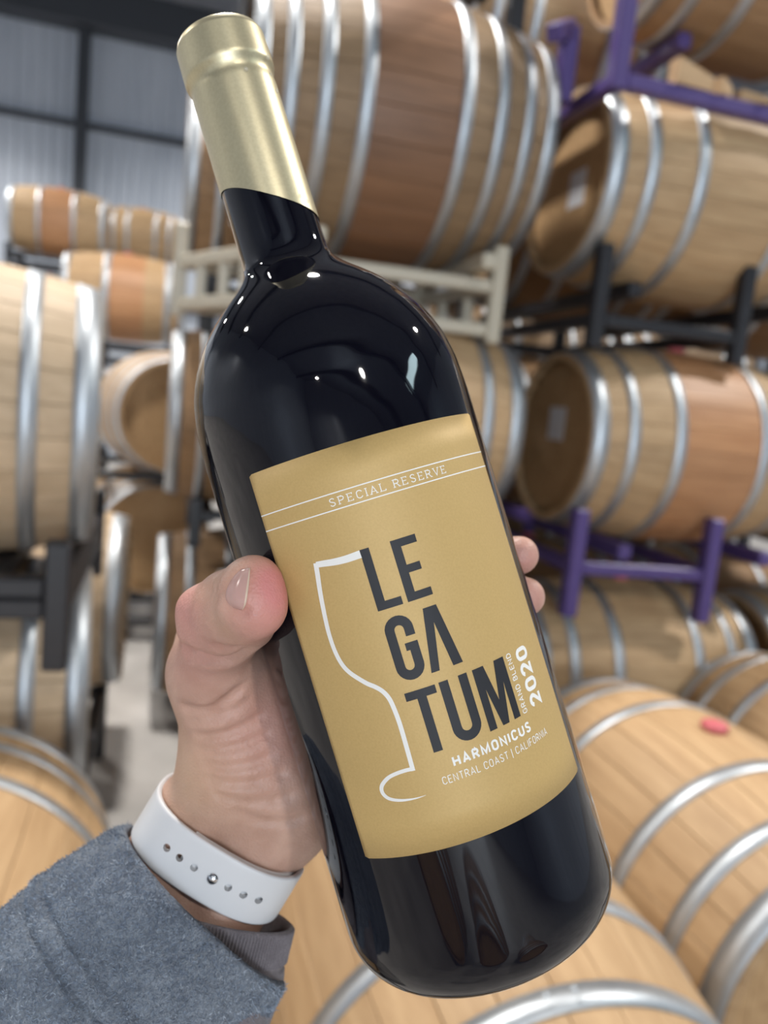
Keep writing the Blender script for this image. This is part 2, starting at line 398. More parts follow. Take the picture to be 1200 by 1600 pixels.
# ------------------------------------------------------------------ racks
def rack(label, corners, ztop, zbot, mat, rails=(0.0,), th=.05, bars=(), cross=0, cross_z=None, extra=()):
    """corners FL, FR, BR, BL (x, y); rails = z heights of the ring of rails"""
    cx = sum(c[0] for c in corners)/4; cy = sum(c[1] for c in corners)/4
    t = empty('barrel_rack', (cx, cy, zbot)); tag(t, label, 'rack', 'steel barrel racks')
    off = Vector((cx, cy, zbot))
    def put(n, a, b, s=th): return bar(n, Vector(a)-off, Vector(b)-off, s, M[mat], t)
    for c in corners: put('post', (c[0], c[1], zbot), (c[0], c[1], ztop))
    for z in rails:
        for i in range(4):
            a, b = Vector((*corners[i], z)), Vector((*corners[(i+1) % 4], z)); d = (b-a).normalized()*th*.5
            put('rail', a+d, b-d, th*.85)
    for fr in bars:                          # uprights of the ladder ends
        for (i, j) in ((0, 3), (1, 2)):
            a = Vector((*corners[i], 0)).lerp(Vector((*corners[j], 0)), fr)
            put('upright', (a.x, a.y, min(rails)+th*.4), (a.x, a.y, max(rails)-th*.4), th*.7)
    for a, b in extra: put('cross_bar', a, b)
    return t
# cross bars carry the barrels
def bars_for(xc, y0, y1, zc, L, rb, rh, dx=.29, th=.05):
    z = zc - r_at(dx, L, rb, rh) - th/2
    return [((xc-dx, y0, z), (xc-dx, y1, z)), ((xc+dx, y0, z), (xc+dx, y1, z))]
rack('purple steel rack under the orange-banded barrel', [(1.33, 2.27), (1.83, 2.23), (1.83, 3.62), (1.33, 3.62)], 1.17, .80, 'purple_steel', rails=(.97,), th=.052,
     extra=bars_for(1.8, 2.25, 3.6, 1.39, .95, .355, .30) + [((2.3, 2.25, .82), (2.3, 2.25, 1.12))])
rack('black steel rack under the white-sheeted barrel', [(1.32, 2.32), (1.86, 2.3), (1.86, 3.6), (1.32, 3.6)], 2.03, 1.70, 'black_steel', rails=(1.79,), th=.05,
     extra=bars_for(1.73, 2.3, 3.6, 2.26, .95, .355, .30))
rack('cream steel rack with ladder ends under the large brown barrel', [(.20, 2.46), (1.0, 2.42), (.90, 2.93), (0.0, 2.84)], 1.99, 1.68, 'cream_steel', rails=(1.86, 1.72), th=.048, bars=(.33, .66),
     extra=[((.38, 2.3, 1.918), (.38, 3.0, 1.918)), ((.92, 2.3, 1.918), (.92, 3.0, 1.918))])
rack('purple steel rack under the top-tier corner barrel', [(1.22, 2.21), (2.3, 2.21), (2.3, 3.8), (1.22, 3.8)], 2.86, 2.44, 'purple_steel', rails=(2.47,), th=.052,
     extra=bars_for(1.86, 2.42, 3.6, 3.10, .95, .355, .30) + [((1.14, 2.40, 2.45), (1.14, 2.40, 2.68)), ((1.04, 2.30, 2.60), (1.13, 2.39, 2.67))])
rack('black steel rack lying across the large brown barrel', [(.20, 2.50), (.86, 2.50), (.86, 3.4), (.20, 3.4)], 3.0, 2.74, 'black_steel', rails=(2.80,), th=.055,
     extra=[((.86, 2.5, 2.80), (.90, 2.15, 2.80)), ((1.0, 2.53, 2.60), (1.0, 2.53, 3.1))])
rack('black steel rack under the big left-edge barrel', [(-1.05, 1.68), (-.21, 1.70), (-.21, 2.545), (-1.05, 2.545)], 1.10, .82, 'black_steel', rails=(1.0, .955), th=.05,
     extra=bars_for(-.655, 1.7, 2.5, 1.345, .95, .355, .305))
rack('black far rack under the orange-centred barrel', [(-1.7, 8.9), (-.8, 8.9), (-.8, 9.6), (-1.7, 9.6)], 2.7, 2.42, 'black_steel', rails=(2.6, 2.48), th=.06)
rack('black far rack under the orange far barrel', [(-.9, 6.7), (.05, 6.7), (.05, 7.4), (-.9, 7.4)], 1.8, 1.5, 'black_steel', rails=(1.7, 1.58), th=.06)
rack('black low rack beyond the aisle floor under the round-headed barrel', [(-.42, 4.35), (.25, 4.35), (.25, 5.2), (-.42, 5.2)], .34, 0.0, 'black_steel', rails=(.26, .12), th=.06)
rack('black rack between the two round-headed barrels', [(-.40, 4.35), (.28, 4.35), (.28, 5.2), (-.40, 5.2)], 1.0, .86, 'black_steel', rails=(.93,), th=.05)
rack('black rack between the upper and middle edge-on barrels', [(.12, 3.25), (.80, 3.25), (.80, 3.8), (.12, 3.8)], 1.98, 1.66, 'black_steel', rails=(1.90,), th=.05,
     extra=bars_for(.47, 3.2, 3.85, 2.30, .95, .40, .345))
rack('black rack between the middle and bottom edge-on barrels', [(.12, 3.25), (.80, 3.25), (.80, 3.8), (.12, 3.8)], .99, .78, 'black_steel', rails=(.92,), th=.05,
     extra=bars_for(.46, 3.2, 3.85, 1.32, .95, .40, .345))
rack('tall black rack under the small far barrel', [(-.9, 10.6), (-.1, 10.6), (-.1, 11.2), (-.9, 11.2)], 2.95, 0.0, 'black_steel', rails=(2.9,), th=.06)
t3 = rack('tall black rack holding the dim third-row barrels', [(.44, 3.98), (3.5, 3.98), (3.5, 4.68), (.44, 4.68)], 3.1, 0.0, 'black_steel', rails=(.42, 1.32, 2.24), th=.06,
     extra=sum([bars_for(x, 4.02, 4.64, z, .95, .355, .30) for x in (.95, 1.98, 3.0) for z in (.86, 1.78, 2.70)], []))
rack('black low rack under the near floor barrels', [(-.75, .85), (2.4, .85), (2.4, 1.75), (-.75, 1.75)], .06, 0.0, 'black_steel', rails=(.03,), th=.05)
rack('black floor rack under the purple-racked stack', [(.25, 2.3), (3.1, 2.3), (3.1, 3.7), (.25, 3.7)], .2, 0.0, 'black_steel', rails=(.14,), th=.05)
rack('black floor rack under the left-edge stack', [(-1.05, 1.6), (-.2, 1.6), (-.2, 2.95), (-1.05, 2.95)], .3, 0.0, 'black_steel', rails=(.26,), th=.05)

def chock(label, c, s, rz, mat='oak_gold'):
    lx, ly, lz = s
    vs = [(-lx/2, -ly/2, 0), (lx/2, -ly/2, 0), (lx/2, ly/2, 0), (-lx/2, ly/2, 0), (-lx/2, -ly/2, lz), (lx/2, -ly/2, lz*.55), (lx/2, ly/2, lz*.55), (-lx/2, ly/2, lz)]
    o = mesh_obj('wooden_chock', vs, [(0, 3, 2, 1), (4, 5, 6, 7), (0, 1, 5, 4), (1, 2, 6, 5), (2, 3, 7, 6), (3, 0, 4, 7)], M[mat])
    o.location = c; o.rotation_euler = (0, 0, rz); tag(o, label, 'chock', 'wooden chocks on the racks'); return o

#@@FOREGROUND@@
# ------------------------------------------------------------------ hand-held bottle: measures in lens space
def P(px, py, d): return np.array([(px-600)/FPX*d, (800-py)/FPX*d, d])
TILT = math.radians(17.0)
NV = np.array([math.cos(TILT), math.sin(TILT), 0.0]); AV = np.array([math.sin(TILT), -math.cos(TILT), 0.0])
DB, RB, N0 = 0.289, 0.0507, -31.5/1200*0.289      # distance of the bottle's axis, body radius, sideways offset
def on_bottle(th, r, s):
    th = np.asarray(th, float); r = np.asarray(r, float); s = np.asarray(s, float)
    n = N0 + r*np.sin(th); z = DB - r*np.cos(th)
    return n[..., None]*NV + s[..., None]*AV + z[..., None]*np.array([0, 0, 1.0])
MCn = np.array(MC)
def to_world(p):
    p = np.asarray(p, float).reshape(-1, 3); return p @ MCn[:3, :3].T + MCn[:3, 3]
def lens_mesh(name, pts, faces, mat, parent, smooth=True, fix=True):
    vs = to_world(pts)
    if parent is not None:
        q = parent
        while q is not None: vs = vs - np.array(q.location); q = q.parent
    bm = bmesh.new(); bv = [bm.verts.new(v) for v in vs]
    for fc in faces:
        try: bm.faces.new([bv[i] for i in fc])
        except ValueError: pass
    if fix: bmesh.ops.recalc_face_normals(bm, faces=bm.faces)
    return bm_obj(name, bm, mat, parent, smooth)
def grid_faces(nu, nv, wrap_u=False, wrap_v=False):
    fs = []
    for j in range(nv if wrap_v else nv-1):
        for i in range(nu if wrap_u else nu-1):
            i2, j2 = (i+1) % nu, (j+1) % nv
            fs.append((j*nu+i, j*nu+i2, j2*nu+i2, j2*nu+i))
    return fs

# ---- materials of the foreground
M['glass'] = simple('dark_wine_glass', (0.0035, 0.0035, 0.007), 0.035, 0.0, IOR=1.46)
def capsule_mat():
    m, nt, b = new_mat('pale_gold_foil')
    n = N(nt, 'ShaderNodeTexNoise', Scale=900.0, Detail=2.0); nt.links.new(mapped(nt, (1, 1, 1)), n.inputs['Vector'])
    nt.links.new(ramp(nt, n.outputs['Fac'], [(0.35, (0.55, 0.485, 0.315)), (0.65, (0.59, 0.525, 0.345))]), b.inputs['Base Color'])
    b.inputs['Metallic'].default_value = 0.75; b.inputs['Roughness'].default_value = 0.40
    bump(nt, b, n.outputs['Fac'], 0.05, 0.0002); return m
M['foil'] = capsule_mat()
def label_mat():
    m, nt, b = new_mat('gold_label_paper')
    n = N(nt, 'ShaderNodeTexNoise', Scale=1400.0, Detail=3.0); nt.links.new(mapped(nt, (1, 1, 1)), n.inputs['Vector'])
    nt.links.new(ramp(nt, n.outputs['Fac'], [(0.3, (0.54, 0.365, 0.140)), (0.7, (0.58, 0.398, 0.158))]), b.inputs['Base Color'])
    b.inputs['Metallic'].default_value = 0.15; b.inputs['Roughness'].default_value = 0.56
    bump(nt, b, n.outputs['Fac'], 0.10, 0.0002); return m
M['label'] = label_mat()
M['label_black'] = simple('label_black_ink', (0.014, 0.015, 0.020), 0.6)
M['label_white'] = simple('label_white_ink', (0.86, 0.85, 0.82), 0.55)
M['water'] = simple('water', (.8, .78, .7), 0.02, 0.0, IOR=1.33, Alpha=0.25)

# ---- wine bottle
bottle = empty('wine_bottle', tuple(to_world(on_bottle(0.0, 0.0, 0.160))[0]))
tag(bottle, 'large dark wine bottle with gold label and pale gold foil, held in the hand', 'bottle')
_ps = np.array([-.188, -.187, -.185, -.1725, -.1705, -.1685, -.166, -.140, -.112, -.1035, -.0985, -.0950, -.0915, -.0870, -.0830, -.0785, -.0743, -.069, -.0632, -.0595, -.056, -.0478, -.040, -.0334, -.020, .142])
_pr = np.array([.0140, .0156, .0165, .0168, .0158, .0153, .0156, .0159, .0162, .0163, .0169, .0191, .0227, .0281, .0324, .0366, .0398, .0432, .0460, .0474, .0485, .0500, .0505, .0507, .0507, .0507])
def r_bottle(s): return np.interp(s, _sd, _rd)
_sd = np.linspace(-.188, .142, 661); _rd = np.interp(_sd, _ps, _pr)
_k = np.exp(-0.5*(np.arange(-9, 10)/3.2)**2); _k /= _k.sum()
_sm = np.convolve(np.pad(_rd, 9, mode='edge'), _k, 'valid'); _wt = np.clip((_sd+.115)/.01, 0, 1)
_rd = _rd*(1-_wt)+_sm*_wt
_k2 = np.exp(-0.5*(np.arange(-3, 4)/1.2)**2); _k2 /= _k2.sum()
_rd = np.where(_sd > -.184, np.convolve(np.pad(_rd, 3, mode='edge'), _k2, 'valid'), _rd)
prof = [(1e-4, -.188)] + [(r_bottle(s), s) for s in np.concatenate([np.linspace(-.188, -.16, 30), np.linspace(-.159, -.112, 14), np.linspace(-.111, -.025, 90), np.linspace(-.02, .142, 16)])]
for a in np.linspace(8, 90, 12):
    a = math.radians(a); prof.append((.0507-.0145*(1-math.cos(a)), .142+.018*math.sin(a)))
prof += [(.030, .1585), (.020, .150), (.008, .142), (1e-4, .140)]
nth = 128
pr_r = np.array([p[0] for p in prof]); pr_s = np.array([p[1] for p in prof]); th = np.linspace(0, 2*np.pi, nth, endpoint=False)
pts = on_bottle(np.tile(th, len(prof)), np.repeat(pr_r, nth), np.repeat(pr_s, nth))
o = lens_mesh('bottle_body', pts, grid_faces(nth, len(prof), True), M['glass'], bottle); o['label'] = 'near-black glossy glass body'
# foil capsule with its slanted hem
nv = 130; v = np.linspace(0, 1, nv)
hem = -.1213 + .0092*np.sin(th) + .0004*np.sin(3*th+1)
S = -.1885 + v[:, None]*(hem[None, :]+.1885)
Rr = r_bottle(np.clip(S, -.188, .1)) + .00035
Rr[0] = .0125
pts = on_bottle(np.tile(th, nv), Rr.ravel(), S.ravel()); fs = grid_faces(nth, nv, True)
topc = len(pts); pts = np.vstack([pts, on_bottle(0., 0., -.1888)])
fs += [(topc, (i+1) % nth, i) for i in range(nth)]
o = lens_mesh('foil_capsule', pts, fs, M['foil'], bottle); o['label'] = 'pale gold foil capsule with slanted hem'
# label: curved paper sheet
LX0, LX1, LY0, LY1 = -33.1, 57.3, -24.1, 105.4
nx = 70; xs = np.linspace(LX0, LX1, nx); ys = np.linspace(LY0, LY1, 14)
def lab_pt(x, y, lift): return on_bottle(np.asarray(x)/1000/.051, RB+lift/1000, np.asarray(y)/1000)
X, Y = np.meshgrid(xs, ys)
# slightly rounded corners
def pinch(X, Y):
    dx = np.minimum(X-LX0, LX1-X); Yc = Y.copy(); e = np.clip(1-dx/1.2, 0, 1)
    Yc = np.where(Y == LY0, Y+.6*e**2, np.where(Y == LY1, Y-.6*e**2, Y)); return Yc
Y = pinch(X, Y)
top = lab_pt(X.ravel(), Y.ravel(), .22); bot = lab_pt(X.ravel(), Y.ravel(), .02)
fs = grid_faces(nx, 14); n = nx*14
allf = fs + [tuple(q+n for q in reversed(f_)) for f_ in fs]
edge = [i for i in range(nx)] + [j*nx+nx-1 for j in range(1, 14)] + [13*nx+i for i in range(nx-2, -1, -1)] + [j*nx for j in range(12, 0, -1)]
allf += [(edge[i], edge[(i+1) % len(edge)], edge[(i+1) % len(edge)]+n, edge[i]+n) for i in range(len(edge))]
label = lens_mesh('label', np.vstack([top, bot]), allf, M['label'], bottle); label['label'] = 'gold paper label with black and white print'
for p in label.data.polygons: pass

# ---- print on the label (flat shapes in millimetres, wrapped on the cylinder)
def print_mesh(name, polys, mat, lift=.27):
    bm = bmesh.new()
    for poly in polys:
        try: bm.faces.new([bm.verts.new((x, y, 0)) for x, y in poly])
        except ValueError: pass
    xs_ = [v.co.x for v in bm.verts]; x = math.floor(min(xs_))+.5
    bmesh.ops.triangulate(bm, faces=[f_ for f_ in bm.faces if len(f_.verts) > 4])
    while x < max(xs_):
        bmesh.ops.bisect_plane(bm, geom=bm.verts[:]+bm.edges[:]+bm.faces[:], plane_co=(x, 0, 0), plane_no=(1, 0, 0)); x += 1.2
    bm.verts.ensure_lookup_table(); bm.faces.ensure_lookup_table(); bm.verts.index_update()
    pts = [(v.co.x, v.co.y) for v in bm.verts]; fs = [[v.index for v in f_.verts] for f_ in bm.faces]; bm.free()
    pts = np.array(pts); return lens_mesh(name, lab_pt(pts[:, 0], pts[:, 1], lift), fs, M[mat], label, smooth=False)
def ribbon(pts, widths, closed=False):
    """variable-width stroke as quads with mitred joints"""
    p = np.array(pts, float); w = np.broadcast_to(np.array(widths, float), (len(p),)); out = []; L, Rr = [], []
    for i in range(len(p)):
        if closed: a, b = p[i]-p[i-1], p[(i+1) % len(p)]-p[i]
        else:
            a = p[i]-p[i-1] if i > 0 else p[1]-p[0]; b = p[i+1]-p[i] if i < len(p)-1 else p[-1]-p[-2]
        a = a/(np.linalg.norm(a)+1e-9); b = b/(np.linalg.norm(b)+1e-9)
        na, nb = np.array([-a[1], a[0]]), np.array([-b[1], b[0]]); m = na+nb; m /= (np.linalg.norm(m)+1e-9)
        k = min(1/max(m@na, .35), 2.2)*w[i]/2; L.append(p[i]+m*k); Rr.append(p[i]-m*k)
    q = range(len(p)) if closed else range(len(p)-1)
    for i in q:
        j = (i+1) % len(p); out.append([tuple(L[i]), tuple(L[j]), tuple(Rr[j]), tuple(Rr[i])])
    return out
def arc(cx, cy, rx, ry, a0, a1, n=10):
    return [(cx+rx*math.cos(math.radians(a0+(a1-a0)*i/n)), cy+ry*math.sin(math.radians(a0+(a1-a0)*i/n))) for i in range(n+1)]
# stroke alphabet, unit height, y up
G = {
 'A': (.60, [[(0, 0), (.3, 1), (.6, 0)], [(.1, .3), (.5, .3)]]),
 'B': (.50, [[(0, 0), (0, 1)], [(0, 1), (.24, 1)] + arc(.24, .76, .24, .24, 90, -90, 8) + [(0, .52)], [(0, .52), (.26, .52)] + arc(.26, .26, .25, .26, 90, -90, 8) + [(0, 0)]]),
 'C': (.54, [arc(.28, .70, .27, .30, 15, 180, 9) + arc(.28, .30, .27, .30, 180, 345, 9)]),
 'D': (.54, [[(0, 0), (0, 1)], [(0, 1), (.2, 1)] + arc(.2, .66, .33, .34, 90, 0, 7) + arc(.2, .34, .33, .34, 0, -90, 7) + [(0, 0)]]),
 'E': (.46, [[(0, 0), (0, 1)], [(0, 1), (.45, 1)], [(0, .52), (.40, .52)], [(0, 0), (.46, 0)]]),
 'F': (.44, [[(0, 0), (0, 1)], [(0, 1), (.44, 1)], [(0, .50), (.38, .50)]]),
 'G': (.56, [arc(.28, .70, .27, .30, 15, 180, 9) + arc(.28, .30, .27, .30, 180, 360, 9) + [(.55, .46), (.32, .46)]]),
 'H': (.54, [[(0, 0), (0, 1)], [(.54, 0), (.54, 1)], [(0, .5), (.54, .5)]]),
 'I': (.02, [[(.01, 0), (.01, 1)]]),
 'L': (.44, [[(0, 1), (0, 0)], [(0, 0), (.44, 0)]]),
 'M': (.72, [[(0, 0), (0, 1), (.36, .12), (.72, 1), (.72, 0)]]),
 'N': (.55, [[(0, 0), (0, 1), (.55, 0), (.55, 1)]]),
 'O': (.56, [arc(.28, .70, .27, .30, 0, 180, 10) + arc(.28, .30, .27, .30, 180, 360, 10) + [(.55, .70)]]),
 'P': (.50, [[(0, 0), (0, 1)], [(0, 1), (.25, 1)] + arc(.25, .73, .24, .27, 90, -90, 8) + [(0, .46)]]),
 'R': (.52, [[(0, 0), (0, 1)], [(0, 1), (.25, 1)] + arc(.25, .74, .24, .26, 90, -90, 8) + [(0, .48)], [(.27, .48), (.53, 0)]]),
 'S': (.50, [arc(.25, .745, .23, .255, 20, 180, 8) + [(.06, .62), (.44, .38)] + arc(.25, .255, .24, .255, 0, -165, 8)]),
 'T': (.52, [[(0, 1), (.52, 1)], [(.26, 1), (.26, 0)]]),
 'U': (.54, [[(0, 1), (0, .28)] + arc(.27, .28, .27, .28, 180, 360, 10) + [(.54, 1)]]),
 'V': (.58, [[(0, 1), (.29, 0), (.58, 1)]]),
 '2': (.52, [arc(.26, .72, .25, .28, 170, -20, 9) + [(.42, .50), (.02, 0), (.53, 0)]]),
 '0': (.54, [arc(.27, .70, .26, .30, 0, 180, 10) + arc(.27, .30, .26, .30, 180, 360, 10) + [(.53, .70)]]),
 '|': (.02, [[(.01, -.25), (.01, 1.1)]]),
 ' ': (.10, []),
}
SERIF = {'P': [(0, 0), (0, 1)], 'E': [(0, 0), (0, 1)], 'I': [(.01, 0), (.01, 1)], 'A': [(0, 0), (.6, 0)], 'L': [(0, 0), (0, 1)], 'R': [(0, 0), (0, 1), (.55, 0)], 'V': [(0, 1), (.58, 1)]}
def text_polys(txt, x0, x1, ybase, ycap, th, vertical=False, serif=False, gap=.16):
    """lay the string between x0 and x1 (along its reading direction) with cap height ybase-ycap"""
    h = abs(ybase-ycap); tt = th/h; adv = []; x = 0.0; strokes = []
    for ch in txt:
        wd, st = G[ch]
        for s_ in st: strokes.append([(x+tt/2+px_, py_*(1-tt)+tt/2) for px_, py_ in s_])
        if serif:
            for (sx, sy) in SERIF.get(ch, []):
                yy = sy*(1-tt)+tt/2; strokes.append([(x+tt/2+sx-.13, yy), (x+tt/2+sx+.13, yy)])
            if ch in 'EL':
                strokes.append([(x+tt/2+.45, .0), (x+tt/2+.49, .22)])
            if ch in 'E': strokes.append([(x+tt/2+.44, 1.), (x+tt/2+.44, .8)])
        x += wd+tt+gap
    tot = x-gap; out = []
    sc = (x1-x0)/tot
    for s_ in strokes:
        if vertical: q = [(ybase + (ycap-ybase)*py_, x0 + px_*sc) for px_, py_ in s_]
        else: q = [(x0+px_*sc, ybase+(ycap-ybase)*py_) for px_, py_ in s_]
        out += ribbon(q, th*(.72 if serif and abs(s_[0][1]-s_[-1][1]) < .02 and len(s_) == 2 else 1))
    return out
def rect(x0, y0, x1, y1): return [(x0, y0), (x1, y0), (x1, y1), (x0, y1)]
def rline(pts, w): return ribbon(pts, w)
for y in (-10.2, -5.05):
    print_mesh('label_rule', [rect(LX0+.05, y-.19, LX1-.05, y+.19)], 'label_white')
print_mesh('reserve_lettering', text_polys('SPECIAL RESERVE', -7.9, 32.8, -6.2, -8.85, .30, serif=True, gap=.30), 'label_white')
# big black letters
def big(name, polys): print_mesh(name, polys, 'label_black')
big('letter', [rect(-3.2, 9.1, -.2, 29.0), rect(-.2, 26.4, 5.0, 29.0)])
big('letter', [rect(6.6, 9.25, 9.6, 29.0), rect(9.6, 9.25, 15.0, 11.8), rect(9.6, 17.75, 13.95, 20.3), rect(9.6, 26.45, 15.0, 29.0)])
g = arc(1.4, 36.3, 3.0, 2.95, 0, -180, 12)
g = [(4.4, 38.9)] + g + arc(1.4, 47.85, 3.0, 2.95, 180, 0, 12) + [(4.4, 40.9)]
big('letter', ribbon(g, 3.05) + [rect(1.75, 40.9, 3.2, 43.3)])
big('letter', [[(10.35, 32.3), (14.9, 32.3), (12.75, 36.3)], [(10.35, 32.3), (12.75, 36.3), (9.85, 52.2), (7.1, 52.2)], [(14.9, 32.3), (17.95, 52.2), (14.55, 52.2), (12.4, 36.3)]])
big('letter', [rect(-2.95, 55.75, 7.0, 58.4), rect(.55, 58.4, 3.55, 75.9)])
u = [(9.8, 55.7)] + arc(13.1, 71.1, 3.3, 3.25, 180, 0, 14)[0:] + [(16.4, 55.7)]
big('letter', ribbon(u, 3.1))
big('letter', [rect(19.95, 55.8, 22.75, 75.95), rect(30.05, 55.8, 32.85, 75.95), [(22.75, 55.8), (24.2, 55.8), (26.4, 67.9), (26.4, 75.95), (25.1, 75.95), (22.75, 63.2)],
               [(30.05, 55.8), (28.6, 55.8), (26.4, 67.9), (26.4, 75.95), (27.7, 75.95), (30.05, 63.2)]])
print_mesh('blend_lettering', text_polys('GRAND BLEND', 76.0, 55.8, 36.45, 34.25, .31, vertical=True, gap=.18), 'label_white')
print_mesh('vintage_lettering', text_polys('2020', 75.9, 55.9, 45.5, 38.9, 1.35, vertical=True, gap=.13), 'label_white')
print_mesh('name_lettering', text_polys('HARMONICUS', 5.3, 35.5, 82.1, 78.65, .70, gap=.20), 'label_white')
print_mesh('region_lettering', text_polys('CENTRAL COAST | CALIFORNIA', .5, 42.8, 86.35, 83.85, .26, gap=.20), 'label_white')
def smooth_line(cp, n=8):
    cp = np.array(cp, float); out = []
    for i in range(len(cp)-1):
        p0, p1, p2, p3 = cp[max(i-1, 0)], cp[i], cp[i+1], cp[min(i+2, len(cp)-1)]
        for t in np.linspace(0, 1, n, endpoint=False):
            out.append(.5*((2*p1)+(-p0+p2)*t+(2*p0-5*p1+4*p2-p3)*t*t+(-p0+3*p1-3*p2+p3)*t**3))
    out.append(cp[-1]); return np.array(out)
gl = []
c = smooth_line([(-3.2, 10.35, 2.45), (-8, 10.55, 2.3), (-12, 10.35, 2.15), (-15.2, 9.95, 2.0), (-18.0, 9.65, 1.9)]); gl += ribbon(c[:, :2], c[:, 2])
c = smooth_line([(-18.05, 9.1, 1.6), (-18.45, 12, 1.65), (-19.6, 19, 1.55), (-20.5, 26.8, 1.5), (-20.85, 32, 1.45), (-20.65, 37.1, 1.45), (-19.7, 41.6, 1.45), (-17.8, 45.1, 1.45), (-13.7, 49.3, 1.45), (-11.2, 51.2, 1.45), (-9.4, 52.95, 1.45), (-8.2, 55, 1.45), (-7.55, 57.4, 1.45), (-7.1, 62, 1.45), (-7.0, 66, 1.45), (-7.1, 72, 1.45), (-7.3, 79.55, 1.45)]); gl += ribbon(c[:, :2], c[:, 2])
c = smooth_line([(-6.6, 78.95, 1.2), (-9.5, 78.85, 1.2), (-12.6, 79.15, 1.2), (-15.3, 79.8, 1.2), (-17.3, 80.9, 1.25), (-18.7, 82.2, 1.3), (-19.2, 83.6, 1.3), (-18.9, 85, 1.25), (-17.8, 86.3, 1.15), (-15.9, 87.2, 1.0), (-13.5, 87.75, .85), (-11, 88.0, .62), (-8.5, 88.05, .38), (-5.6, 87.85, .08)]); gl += ribbon(c[:, :2], c[:, 2])
print_mesh('glass_outline', gl, 'label_white')
# water drops on the foil
for (t_, s_, rr) in ((.42, -.1655, .0009), (1.12, -.172, .0010), (1.2, -.160, .0008), (1.15, -.166, .0006), (.86, -.1185, .0008), (.98, -.1165, .0009)):
    q = on_bottle(t_, float(r_bottle(s_))+.0003, s_); out = []; nrm = math.sin(t_)*NV - math.cos(t_)*np.array([0, 0, 1.0])
    bm = bmesh.new(); bmesh.ops.create_icosphere(bm, subdivisions=2, radius=rr)
    pv = np.array([v.co[:] for v in bm.verts]); ff = [[v.index for v in f_.verts] for f_ in bm.faces]; bm.free()
    lens_mesh('water_drop', pv + q.reshape(3) + nrm*rr*.25, ff, M['water'], bottle)

# ------------------------------------------------------------------ the hand (signed-distance sculpt, surface nets)
def to_bl(n, s, z): return n*NV + s*AV + z*np.array([0, 0, 1.0])
def ob(thd, rad, s): return on_bottle(math.radians(thd), rad, s).reshape(3)
VOX = 0.001
lo = np.array([-.150, -.245, .205]); hi = np.array([.078, -.004, .392])
dims = np.ceil((hi-lo)/VOX).astype(int)
ax_ = [lo[i]+VOX*np.arange(dims[i]) for i in range(3)]
F = np.full(tuple(dims), 0.05, np.float32)
def sub(lo_, hi_):
    sl = []
    for i in range(3):
        a = max(0, int((lo_[i]-lo[i])/VOX)); b = min(dims[i], int((hi_[i]-lo[i])/VOX)+2); sl.append(slice(a, b))
    g_ = np.meshgrid(*[ax_[i][sl[i]].astype(np.float32) for i in range(3)], indexing='ij')
    return tuple(sl), g_
def capd(g_, a, b, ra, rb):
    ba = b-a; l2 = float(ba@ba)+1e-12
    px_, py_, pz_ = g_[0]-a[0], g_[1]-a[1], g_[2]-a[2]
    t = np.clip((px_*ba[0]+py_*ba[1]+pz_*ba[2])/l2, 0, 1)
    return np.sqrt((px_-t*ba[0])**2+(py_-t*ba[1])**2+(pz_-t*ba[2])**2) - (ra+t*(rb-ra))
def smin(a, b, k):
    h = np.clip(.5+.5*(b-a)/k, 0, 1); return b*(1-h)+a*h-k*h*(1-h)
def add(a, b, ra, rb, k=.006):
    a, b = np.asarray(a, float), np.asarray(b, float); m = max(ra, rb)+k+.006
    sl, g_ = sub(np.minimum(a, b)-m, np.maximum(a, b)+m)
    if min(x.size for x in g_) == 0: return
    F[sl] = smin(F[sl], capd(g_, a, b, ra, rb), k)
def dent(a, b, r, k=.002):
    """press a soft groove along a-b"""
    a, b = np.asarray(a, float), np.asarray(b, float); m = r+k+.004
    sl, g_ = sub(np.minimum(a, b)-m, np.maximum(a, b)+m)
    if min(x.size for x in g_) == 0: return
    F[sl] = -smin(-F[sl], capd(g_, a, b, r, r), k)
# wrist and forearm
W1, W2 = P(299, 1290, .3115), P(385, 1344, .3125)
E1_, E2_ = P(150, 1530, .295), P(240, 1590, .298)
add(W1, E1_, .0172, .023, .006); add(W2, E2_, .0172, .024, .006); add(W1, W2, .0174, .0174, .006)
# heel of the hand, thenar and hypothenar
CMC = P(374, 1200, .305); MCP = P(335, 1050, .2925); IPJ = P(345, 968, .2685); TIP = P(389, 935, .2450)
add(W1, CMC, .0174, .0196, .006); add(W2, P(436, 1262, .3185), .0172, .0200, .008); add(CMC, P(436, 1262, .3185), .0185, .0200, .010)
add(CMC, MCP, .0195, .0150, .010)
add(P(392, 1180, .312), P(358, 1080, .304), .021, .016, .012)
# palm behind the bottle
pal = {}
for nm, s_ in (('i', .030), ('m', .052), ('r', .074), ('l', .094)):
    pal[nm] = (ob(-112, .0507+.019, s_), ob(-163, .0507+.0145, s_))
    add(P(425, 1240, .318), pal[nm][0], .020, .0185, .014); add(pal[nm][0], pal[nm][1], .0180, .0125, .014)
add(MCP, pal['i'][0], .0135, .017, .014); add(P(392, 1180, .312), pal['m'][0], .019, .018, .014)
# thumb
add(MCP, IPJ, .0148, .0128, .006)
add(IPJ, P(364, 951, .2580), .0130, .0124, .005); add(P(364, 951, .2580), TIP, .0124, .0108, .005)
add(P(397, 912, .2465), P(396, 948, .2435), .0092, .0104, .005)
add(P(303, 950, .2640), P(318, 980, .2660), .0045, .0055, .008)
add(P(352, 985, .2690), P(378, 962, .2570), .0108, .0112, .008)
